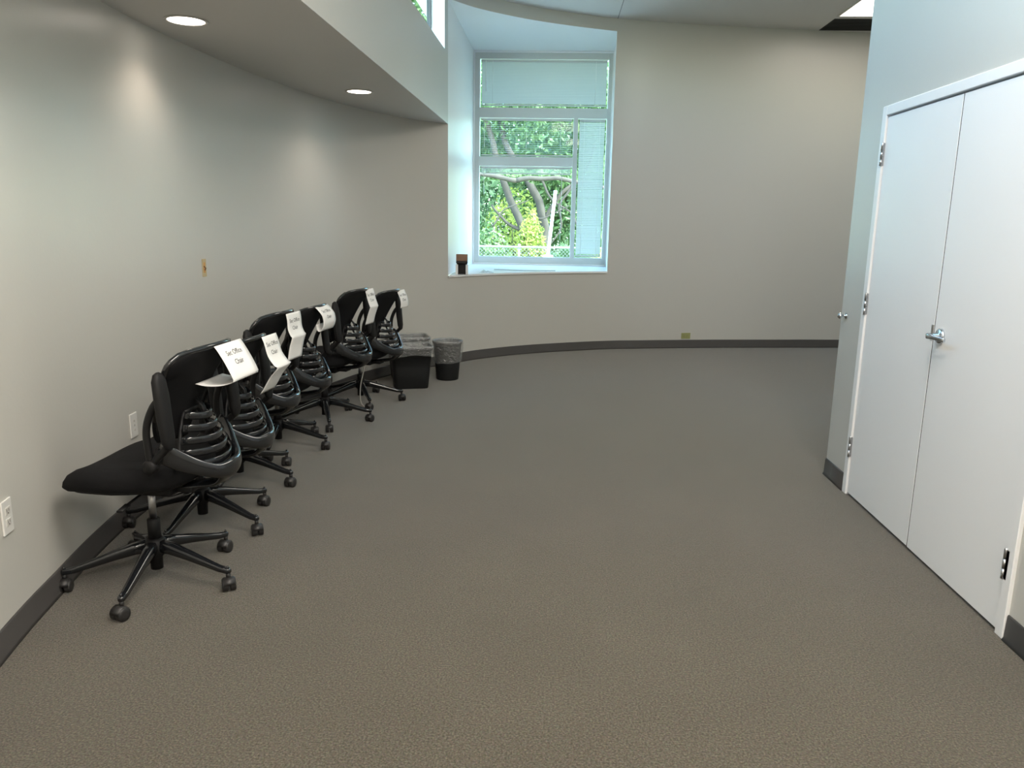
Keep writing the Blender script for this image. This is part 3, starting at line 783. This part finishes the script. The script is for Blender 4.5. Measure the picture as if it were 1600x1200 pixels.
# ------------------------------------------------------------------ outdoors
m = MB(); m.face([(-40, 10.6, -.25), (40, 10.6, -.25), (40, 60, -.25), (-40, 60, -.25)])
m.face([(-40, -20, -.26), (-3.2, -20, -.26), (-3.2, 10.6, -.26), (-40, 10.6, -.26)])
tag(m.build('ground_outside', GRASS), kind='structure')
m = MB(); m.box((-3.1, 10.62, -.3), (8, 15.0, -.22)); tag(m.build('bounce_slab', mat('bounce_slab_pale', (.74, .73, .70), .8, nscale=3, namt=.08)), 'unseen pale slab added outside the window to bounce daylight in', kind='structure')  # unseen slab below the sill, added to bounce daylight onto the niche head
def leaves(m, c, rad, n, size, squash=1.0, shell=.4):
    for _ in range(n):
        d = Vector((random.gauss(0, 1), random.gauss(0, 1), random.gauss(0, 1))).normalized()
        r = (shell+(1-shell)*random.random()**.5)
        p = Vector(c)+Vector((d.x*rad[0], d.y*rad[1], d.z*rad[2]))*r
        a = Vector((random.uniform(-1, 1), random.uniform(-1, 1), random.uniform(-1, 1))).normalized(); b = a.orthogonal().normalized()
        s = size*random.uniform(.6, 1.3)
        m.bm.faces.new([m.bm.verts.new(p+a*s), m.bm.verts.new(p+b*s*.42+a*.1*s), m.bm.verts.new(p-a*s), m.bm.verts.new(p-b*s*.42+a*.1*s)])
def tree(x, y, limbs, crowns, lm, label, ls=.13):
    t = tag(empty('oak_tree', (x, y, -.25)), label, 'tree', 'trees beyond the fence')
    m = MB()
    for pts, r0, r1 in limbs:
        P = smooth_curve(pts, 5); n = len(P)
        P = [Vector(p)+.05*noise.noise_vector(Vector(p)*2.3) for p in P]
        m.tube(P, [r0+(r1-r0)*i/(n-1) for i in range(n)], 8)
    m.build('trunk', BARK, t)
    m = MB()
    for c, rad, n in crowns: leaves(m, c, rad, n, ls, shell=.15)
    m.build('foliage', lm, t); return t
# forked leaning tree seen through the lower pane
tree(-.35, 19.0, [([(0, 0, 0), (-.25, 0, .8), (-.35, 0, 1.5), (-.75, .1, 2.4), (-1.05, .1, 3.3), (-1.3, 0, 4.2)], .13, .06),
                  ([(.1, 0, 0), (.15, 0, 1.2), (.12, 0, 1.9), (-.25, .1, 2.7), (-.75, .2, 3.4), (-1.0, .2, 4.4)], .13, .06),
                  ([(.12, 0, 1.7), (.5, 0, 2.3), (1.0, .1, 2.8), (1.3, 0, 3.5)], .06, .03),
                  ([(-.35, 0, 1.5), (-.8, 0, 1.7), (-1.1, 0, 2.1)], .05, .02),
                  ([(-.45, -1.4, 2.62), (.1, -1.4, 2.66), (.8, -1.4, 2.62), (1.4, -1.3, 2.5), (2.2, -1.2, 2.1)], .055, .035),
                  ([(-1.4, -1.4, 2.75), (-.45, -1.4, 2.62)], .04, .055), ([(.8, -1.4, 2.62), (.5, -1.3, 2.1), (.55, -1.2, 1.6), (.3, -1.2, 1.2)], .03, .015), ([(.1, -1.4, 2.64), (.35, -1.3, 2.2), (.8, -1.2, 1.9), (1.0, -1.2, 1.4)], .03, .015), ([(-.2, -1.3, 1.9), (.2, -1.3, 1.8), (.7, -1.3, 2.1)], .02, .012), ([(-1.0, -1.3, 1.6), (-.7, -1.3, 2.0), (-.2, -1.3, 2.2)], .02, .012)],
     [((-.6, .3, 4.8), (2.0, 1.2, 1.2), 5000), ((1.6, .6, 4.5), (1.3, 1.0, 1.0), 2600), ((-1.5, 1.0, 3.4), (.9, .6, .7), 1300), ((.9, 1.0, 3.2), (.9, .5, .6), 900), ((.3, -.9, 2.75), (1.6, .3, .16), 500)], LEAFG, 'forked leaning tree with bare crossing limbs behind the fence', ls=.085)
tree(-3.6, 23.0, [([(0, 0, 0), (.1, 0, 1.5), (0, 0, 3)], .15, .08)], [((0, 0, 3.0), (2.2, 1.3, 2.9), 6500)], LEAFD, 'dense deep green tree at left beyond the fence')
tree(1.0, 25.5, [([(0, 0, 0), (.2, 0, 2), (.4, 0, 4)], .14, .07)], [((0, 0, 3.4), (2.6, 1.4, 3.3), 9000)], LEAFG, 'broad mid green tree far behind the leaning tree')
tree(5.2, 21.5, [([(0, 0, 0), (.1, 0, 1.5), (0, 0, 3)], .15, .08)], [((0, 0, 3.2), (2.2, 1.3, 2.9), 6000)], LEAFD, 'dense green tree at right beyond the fence')
tree(-9.5, 22.5, [([(0, 0, 0), (.1, 0, 1.5), (0, 0, 3)], .15, .08)], [((0, 0, 3.2), (2.4, 1.3, 2.8), 3400)], LEAFG, 'green tree farthest left beyond the fence')
tree(-1.6, 30.5, [([(0, 0, 0), (.1, 0, 1.5), (0, 0, 4)], .2, .1)], [((0, 0, 4.0), (4.0, 1.3, 4.1), 13000)], LEAFD, 'tall deep green tree in the back row beyond the fence')
tree(-4.6, 26.0, [([(0, 0, 0), (.2, 0, 3), (.1, 0, 7)], .25, .1)], [((0, 0, 9.2), (3.6, 1.6, 3.6), 9000)], LEAFG, 'tallest tree, its crown showing through the high clerestory glass')
def shrub(x, y, rx, rz_, n, lm, label, name='shrub', size=.07):
    t = tag(empty(name, (x, y, -.25)), label, 'shrub', 'shrubs beyond the fence')
    m = MB()
    for k in range(7):
        a = k*.9; m.tube([(0, 0, 0), (rx*.4*math.cos(a), rx*.3*math.sin(a), rz_*.8), (rx*.7*math.cos(a), rx*.5*math.sin(a), rz_*1.3)], [.015, .01, .005], 5)
    m.build('stems', BARK, t)
    m = MB(); leaves(m, (0, 0, rz_), (rx, rx*.6, rz_), n, size, shell=.2); m.build('foliage', lm, t); return t
shrub(-1.6, 17.2, .75, .85, 1500, LEAFG, 'rounded green shrub at left behind the fence')
shrub(-.46, 17.5, .36, .95, 2200, LEAFY, 'bright yellow green upright shrub behind the fence', size=.05)
shrub(.95, 18.2, .55, .60, 900, LEAFY, 'low yellowish shrub in the middle behind the fence')
shrub(-3.1, 18.6, .8, 1.1, 1500, LEAFD, 'dark green shrub at far left behind the fence')
shrub(2.2, 17.8, .7, .95, 1300, LEAFG, 'green shrub at far right behind the fence')
shrub(-.9, 20.5, .9, 1.3, 1500, LEAFY, 'yellow green thicket behind the forked tree')
shrub(1.1, 20.8, .9, 1.5, 1500, LEAFG, 'green thicket at the right of the forked tree')
# fan palm
t = tag(empty('fan_palm', (.50, 17.1, -.25)), 'small green fan palm behind the white leaning pipe', 'palm')
m = MB(); fr = MB()
for k in range(16):
    a = k*2.4; el = .5+.9*((k*37) % 10)/10; L_ = .45+.2*((k*13) % 7)/7
    d = Vector((math.cos(a)*math.cos(el), math.sin(a)*math.cos(el), math.sin(el))); e_ = Vector((0, 0, .6))+d*L_*.8
    m.tube([(0, 0, .3), tuple(Vector((0, 0, .45))+d*.3), tuple(e_)], .01, 5)
    sdv = d.cross(Vector((0, 0, 1))).normalized(); u = sdv.cross(d)
    for q in range(13):
        an = -1.3+2.6*q/12; dd = (d*math.cos(an)+sdv*math.sin(an)).normalized(); w_ = dd.cross(u)*.018
        tip = e_+dd*.42-Vector((0, 0, .10))
        fr.bm.faces.new([fr.bm.verts.new(e_), fr.bm.verts.new(e_+dd*.2+w_), fr.bm.verts.new(tip), fr.bm.verts.new(e_+dd*.2-w_)])
m.lathe([(.09, 0), (.08, .4)], n=10); m.build('stem', BARK, t); fr.build('fronds', LEAFD, t)
# chain link fence
t = tag(empty('chain_link_fence', (0, 16, -.25)), 'low chain link fence crossing the view outside the window', 'fence')
m = MB(); X0, X1, HF = -5.0, 5.0, 1.22; s_ = .075
k = X0-HF
while k < X1:
    for d in (1, -1):
        xa, xb = (k, k+HF) if d == 1 else (k+HF, k)
        m.bm.verts.ensure_lookup_table()
        v = [m.bm.verts.new((xa-.003, 0, 0)), m.bm.verts.new((xa+.003, 0, 0)), m.bm.verts.new((xb+.003, 0, HF)), m.bm.verts.new((xb-.003, 0, HF))]
        m.bm.faces.new(v)
    k += s_
m.build('wire_mesh', GALV, t)
m = MB(); m.tube([(X0-HF, 0, HF), (X1+HF, 0, HF)], .02, 8); m.build('top_rail', GALV, t)
for x in (-5.6, -3.1, -.66, 1.8, 4.3):
    m = MB(); m.tube([(x, .03, 0), (x, .03, HF+.06)], .028, 10); m.build('post', GALV, t)
t = tag(empty('white_pipe', (-.17, 14.2, -.22)), 'white pipe standing at a slant in front of the chain link fence', 'pipe')
m = MB(); m.tube([(0, 0, 0), (.210, 0, 2.22)], .028, 12); m.lathe([(.032, 2.19), (.032, 2.24)], (.210, 0, 0), 12); m.build('pipe_shaft', PVC, t)
m = MB(); m.box((.02, -.05, 1.03), (.20, .05, 1.11), .02); m.build('clamp', PVC, t)
bpy.context.view_layer.update()
